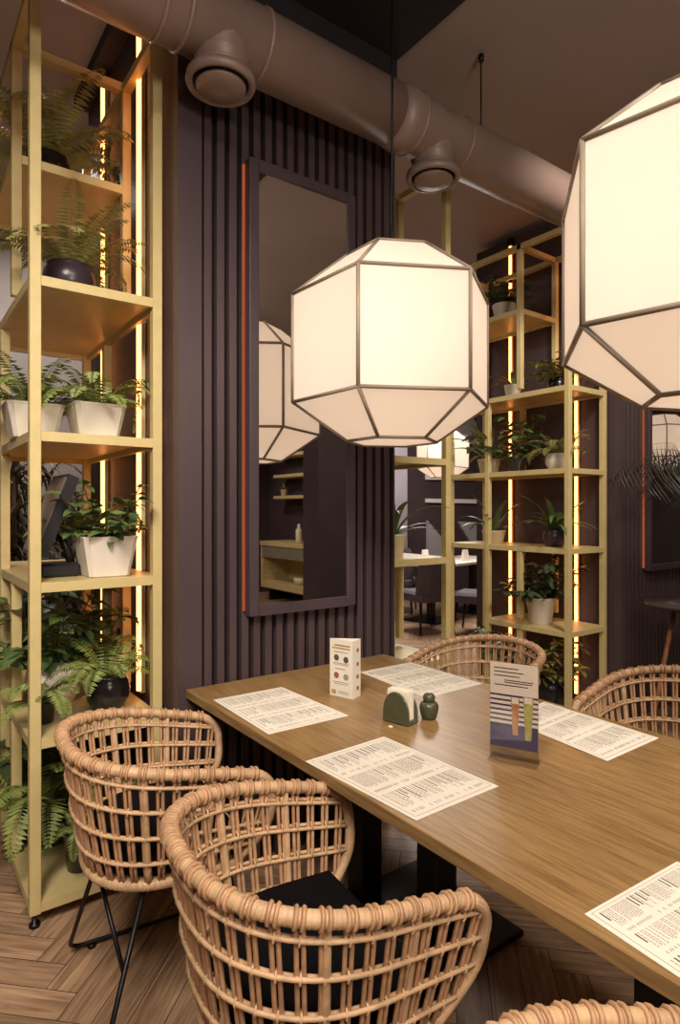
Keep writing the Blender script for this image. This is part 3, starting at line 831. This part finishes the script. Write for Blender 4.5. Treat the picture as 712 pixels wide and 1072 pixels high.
plant('fern', (.475,3.05,S0+e_), 'square', .085,.17, .34, 'fern in a white pot at the left end of the bottom shelf', 24, 'fern', potm='whitepot', n=16)
# right unit
x_b = lambda px, y: x_at(px, y)
def PB(px, x, z):      # along the long side of the right unit: known x
    r = ray(px); return (x, r[1]*x/r[0], z+e_)
plant('bush', PB(528,3.68,S5), 'taper', .085,.13, .19, 'bushy plant in a white pot on the topmost shelf right of the middle lantern', 31, 'leafdark', potm='whitepot')
plant('strap', PB(537,3.66,S4), 'taper', .062,.10, .18, 'plant in a small white pot on the second shelf of the right unit', 32, 'leafgold', potm='whitepot', n=14)
plant('bush', PB(584,3.72,S4), 'round', .058,.10, .22, 'olive plant in a black round pot on the second shelf behind the corner post', 33, 'leafgold', n=12)
plant('strap', PB(512,3.66,S3), 'taper', .085,.11, .30, 'arching light green plant in a cream pot at the left end of the middle shelf', 34, 'fern2', potm='beigepot', n=20)
plant('bush', PB(541,3.66,S3), 'taper', .072,.11, .26, 'dark leafy plant in a black pot between two light pots on the middle shelf', 35, 'leaf', potm='plumpot', n=14)
plant('fern', PB(584,3.66,S3), 'round', .072,.11, .22, 'fern-like plant in a white pot on the middle shelf beside the corner post', 36, 'leafgold', potm='whitepot', n=16)
plant('strap', PB(517,3.66,S2), 'taper', .088,.095, .27, 'sparse plant in a low cream bowl at the left end of the fourth shelf', 37, 'leaf', potm='beigepot', n=12)
plant('strap', PB(581,3.66,S2), 'round', .068,.115, .27, 'arching dark green plant in a glossy black pot on the fourth shelf', 38, 'leaf', potm='plumpot', n=22)
plant('bush', PB(566,3.64,S1), 'taper', .098,.18, .26, 'dark glossy plant in a large cream pot on the short fifth shelf', 39, 'leafdark', potm='whitepot', n=18)
plant('bush', PB(578,3.66,S0), 'round', .105,.19, .24, 'bushy olive plant in a large black pot on the bottom shelf of the right unit', 40, 'leafgold', n=18)
plant('bush', PB(521,3.62,S0), 'taper', .09,.2, .24, 'leafy plant low in the right unit behind the rattan chair', 41, 'leaf', n=12)
# middle unit
plant('strap', (2.16,2.47,S2+e_), 'taper', .07,.12, .30, 'upright green plant in a cream pot beside the edge of the slatted wall', 42, 'leaf', potm='beigepot', n=12)
plant('fern', (2.10,2.80,S5+e_), 'round', .06,.10, .20, 'small dark plant high up above the middle lantern', 43, 'leafgold', n=10)
# floor plants
tall_plant((.62,4.15,0), 1.9, 'tall strap-leaved plant standing behind the left edge of the shelving', 51, 'dry', 'strap', .6, 6)
tall_plant((1.08,4.6,0), 1.75, 'tall strap-leaved plant behind the till screen, against the pale wall', 52, 'dry', 'strap', .6, 6)
tall_plant((.70,3.80,0), 1.05, 'low leafy dark floor plant behind the lower shelves of the left unit', 53, 'leafdark', 'leaf', .55, 6)
# palm at right
rnd = random.Random(5); t = thing('potted_palm', 'dark palm with drooping fronds at the right edge by the ribbed wall', 'potted plant', (4.34,1.66,0))
pot_taper(t, .18, .36, 'blackpot'); mb = MB(); st = MB()
for i in range(9):
    a = [3.3,3.0,3.6,2.7,4.1,0.4,1.0,5.3,4.8][i]; base = V((.04*cos(a),.04*sin(a),.32)); k = V((.18*cos(a),.18*sin(a),1.58+.04*i)) 
    st.tube([base, base.lerp(k,.5)+V((-.02*cos(a),-.02*sin(a),0)), k], .007, 5)
    frond(mb, k, a, .45, .80, .36, rnd, 1.0, 15, .7, .10)
mb.v = [(q[0], min(q[1], 2.13-1.66-random.random()*.01), q[2]) for q in mb.v]
mb.build('fronds', 'palm', t); st.build('stems', 'stem', t)

# ------------------------------------------------------------------ till terminal on the left shelf
tx = x_at(64,2.50); t = thing('till_terminal', 'black touchscreen till terminal on the shelf, turned to its side', 'till', (tx,2.50,S2+e_), R(2))
mb = MB(); mb.box(-.085,.055,-.06,.06,0,.052,.01); mb.build('terminal_base', 'plastic', t)
mb = MB(); mb.tube([(.035,0,.05),(.02,0,.10),(-.01,0,.17)], .016, 8); mb.build('neck', 'plastic', t)
q0, q1 = V((-.075,0,.075)), V((.045,0,.385)); u = (q1-q0).normalized(); nn = V((-u.z,0,u.x))
def slab(o, th, a0, a1, w0):
    return [[o+u*a+V((0,w,0))+nn*s_ for a, s_ in ((a0,0),(a1,0),(a1,th),(a0,th))] for w in (-w0, w0)]
mb = MB(); mb.loft(slab(q0, .040, 0, .31, .11)); mb.build('screen_housing', 'plastic', t)
mb = MB(); mb.loft(slab(q0+nn*.0402, .003, .012, .298, .10)); mb.build('screen', 'plastic2', t)
mb = MB(); mb.box(0,.05,-.05,.05,0,.085,.006); mb.build('card_printer', 'plastic', label='small black receipt box between the till and the square white pot', cat='printer', loc=(tx+.075,2.56,S2+e_))

# ------------------------------------------------------------------ far dining area
def far_chair():
    t = thing('upholstered_chair', 'x', 'chair')
    mb = MB(); mb.box(-.24,.24,-.24,.24,.36,.48,.03); mb.build('seat', 'greyfab', t)
    mb = MB(); rings = []
    for z, y, w, th in ((.42,-.22,.24,.05),(.60,-.25,.25,.05),(.80,-.28,.24,.045),(.90,-.295,.21,.035)):
        rings.append([(-w,y+.03,z),(-w*.5,y-.01,z),(w*.5,y-.01,z),(w,y+.03,z),(w,y+.03+th,z),(w*.5,y+th,z),(-w*.5,y+th,z),(-w,y+.03+th,z)])
    mb.loft(rings, smooth=False); mb.build('backrest', 'greyfab', t)
    for sx in (-1,1):
        for sy in (-1,1):
            mb = MB(); mb.tube([(sx*.2,sy*.19,.37),(sx*.235,sy*.235,0)], [.018,.011], 8); mb.build('leg', 'black', t)
    return t
fc = far_chair(); G2 = 'grey upholstered chairs around the far table'
r = lambda px, t_: (ray(px)[0]*t_, ray(px)[1]*t_, 0)
fc.location = r(446, 7.3); fc.rotation_euler = (0,0,R(-10)); fc['group'] = G2; fc['label'] = 'dark grey upholstered chair with its back to us at the far table'
dup(fc, r(500,7.15), R(28), 'lighter grey upholstered chair angled beside the far table, right one', G2)
dup(fc, r(416,8.7), R(-50), 'dark upholstered chair at the left end of the far table', G2)
pt = r(474, 8.35)
t = thing('far_table', 'rectangular pale topped table in the far dining area', 'table', (pt[0],pt[1],0), R(10))
mb = MB(); mb.box(-.85,.85,-.38,.38,.715,.75,.004); mb.build('tabletop', 'whitepot', t)
for sx in (-.5,.5):
    mb = MB(); mb.box(sx-.04,sx+.04,-.04,.04,.02,.714); mb.box(sx-.25,sx+.25,-.25,.25,0,.02); mb.build('leg', 'black', t)
for k, (px, lab) in enumerate(((445,'small white card standing on the far table, left one'),(487,'small white card standing on the far table, right one'))):
    q = r(px, 8.15); mb = MB(); mb.loft([[(-.055,-.03,0),(.055,-.03,0),(.055,.03,0),(-.055,.03,0)],[(-.05,-.004,.15),(.05,-.004,.15),(.05,.004,.15),(-.05,.004,.15)]])
    c = mb.build('table_card', 'paper', label=lab, cat='card', group='white cards on the far table', loc=(q[0],q[1],.751))
# bistro table at right
t = thing('round_side_table', 'round dark-topped side table with splayed wooden legs at the right edge', 'table', (3.93,1.76,0))
mb = MB(); mb.lathe([(.245,.835),(.262,.842),(.265,.852),(.255,.862),(.1,.862)], n=40); mb.build('tabletop', 'tabletop_dark', t)
for i in range(3):
    a = R(-170)+i*2*pi/3; mb = MB(); mb.tube([(.05*cos(a)*-1.6,.05*sin(a)*-1.6,.835),(.26*cos(a),.26*sin(a),0)] if False else [(.13*cos(a),.13*sin(a),.835),(-.12*cos(a)+.0,-.12*sin(a),.0)] if False else [(.12*cos(a),.12*sin(a),.835),(.25*cos(a+1.2),.25*sin(a+1.2),0)], [.017,.012], 8); mb.build('leg', 'legwood', t)
mb = MB(); mb.lathe([(.14,.815),(.14,.834)], n=24); mb.build('leg_bracket', 'black', t)

# ------------------------------------------------------------------ service sideboard, seen only in the mirror
sbox('wall_service', 'wall', 5.40, 5.55, -5.1, -2.36, 0, CZ)
t = thing('sideboard', 'pale service sideboard with drawer and open shelf, reflected in the mirror', 'sideboard', (5.11,-3.42,0))
mb = MB(); mb.box(-.28,.28,-.98,1.02,.86,.93,.003); mb.build('worktop', 'woodpale', t)
mb = MB(); mb.box(-.26,.27,-.98,-.93,.20,.86); mb.box(-.26,.27,.97,1.02,.20,.86); mb.box(.24,.27,-.93,.97,.20,.86); mb.box(-.26,.24,-.93,.97,.20,.30); mb.build('body', 'woodpale', t)
mb = MB(); mb.box(-.265,.24,-.93,.97,.68,.86); mb.build('drawer', 'cabgrey', t)
for y in (-.8,.85):
    mb = MB(); mb.box(-.2,.2,y-.03,y+.03,0,.20); mb.build('leg', 'black', t)
for k, z in enumerate((1.60, 1.94, 2.27)):
    mb = MB(); mb.box(-.14,.135,-1.05,1.0,0,.05,.003)
    mb.build('wall_shelf', 'woodpale', label=('lowest','middle','highest')[k]+' of three pale wall shelves reflected in the mirror', cat='shelf', group='pale wall shelves reflected in the mirror', loc=(5.26,-3.42,z))
for k, (y_, z) in enumerate(((-4.3,1.651),(-3.6,1.651),(-3.15,1.651),(-3.55,1.991),(-3.1,1.991))):
    lab = ('left end of the lowest','middle of the lowest','right end of the lowest','left side of the middle','right side of the middle')[k]+' reflected wall shelf: small green potted plant'
    plant('strap', (5.22,y_,z), 'taper', .055,.10, .14, lab, 60+k, 'fern', potm='beigepot', n=10, group='small plants on reflected wall shelves', name='small_potted_plant')
mb = MB(); mb.lathe([(.045,0),(.05,.02),(.05,.19),(.02,.23),(.02,.28)], n=16); mb.build('bottle', 'bottle', label='cream bottle on the sideboard reflected in the mirror', cat='bottle', loc=(5.0,-3.50,.931))
mb = MB(); mb.box(-.1,.1,-.14,.14,0,.17,.01); mb.build('storage_box', 'bottle', label='cream box beside the bottle on the reflected sideboard', cat='box', loc=(5.05,-2.98,.931))
mb = MB(); mb.lathe([(.06,0),(.09,.03),(.10,.10),(.09,.10)], n=18); mb.build('bowl', 'bottle', label='cream bowl in the open shelf of the reflected sideboard', cat='bowl', loc=(5.02,-3.5,.301))

# ------------------------------------------------------------------ lights
def area(loc, size, power, col, rot=(0,0,0)):  # soft fill added to brighten the room, stands for no known fixture
    ld = bpy.data.lights.new('fill_light', 'AREA'); ld.shape = 'DISK'; ld.size = size; ld.energy = power; ld.color = col
    o = bpy.data.objects.new('fill_light', ld); COL.objects.link(o); o.location = loc; o.rotation_euler = rot; return o
def spot(loc, target, power, ang=70, col=(1,.84,.66), size=.06, blend=.6):  # added fill spot aimed at parts that need more light, no real fixture
    ld = bpy.data.lights.new('fill_spot', 'SPOT'); ld.energy = power; ld.color = col; ld.spot_size = R(ang); ld.spot_blend = blend; ld.shadow_soft_size = size
    o = bpy.data.objects.new('fill_spot', ld); COL.objects.link(o); o.location = loc
    o.rotation_euler = (V(target)-V(loc)).to_track_quat('-Z', 'Y').to_euler(); return o
WARM = (1,.90,.79)
area((.3,-1.6,3.5), 1.6, 110, WARM)
area((.2,-2.6,2.0), 1.2, 95, WARM, (R(150),0,0))  # added uplight behind the camera, bounces fill off the ceiling
spot((-.9,.1,3.3), (.55,2.8,1.3), 150, 60, WARM, size=.2)
spot((-.4,.2,3.4), (.7,1.8,.5), 190, 80, WARM, size=.25)
spot((-.9,-.6,3.4), (1.2,1.2,.7), 140, 70, WARM, size=.25)
spot((2.4,.2,3.4), (1.6,1.0,.75), 110, 75, WARM, size=.2)
area((5.6,5.4,3.5), 1.6, 175, (1,.93,.87))
area((.9,4.3,3.5), .8, 36, (1,.9,.8))
spot((3.2,-3.4,3.4), (5.2,-3.6,1.0), 120, 70, WARM, size=.2)
spot((3.8,.9,3.4), (4.6,-2.0,1.6), 200, 90, WARM, size=.2)
spot((2.6,.9,3.4), (3.6,2.8,1.4), 210, 75, WARM, size=.2)

w = bpy.data.worlds.new('World'); S.world = w; w.use_nodes = True
w.node_tree.nodes['Background'].inputs[0].default_value = (.5,.42,.36,1); w.node_tree.nodes['Background'].inputs[1].default_value = .1

# ------------------------------------------------------------------ camera
cd = bpy.data.cameras.new('camera'); cd.sensor_fit = 'HORIZONTAL'; cd.sensor_width = 36; cd.lens = F/712*36; cd.shift_y = -2/712; cd.clip_start = .02
co = bpy.data.objects.new('camera', cd); COL.objects.link(co); co.location = (0,0,H); co.rotation_euler = (pi/2, 0, -math.atan2(FX, FY))
S.camera = co
S.view_settings.view_transform = 'Standard'; S.view_settings.look = 'None'; S.view_settings.gamma = 1
S.view_settings.use_curve_mapping = False; S.view_settings.exposure = 0.0
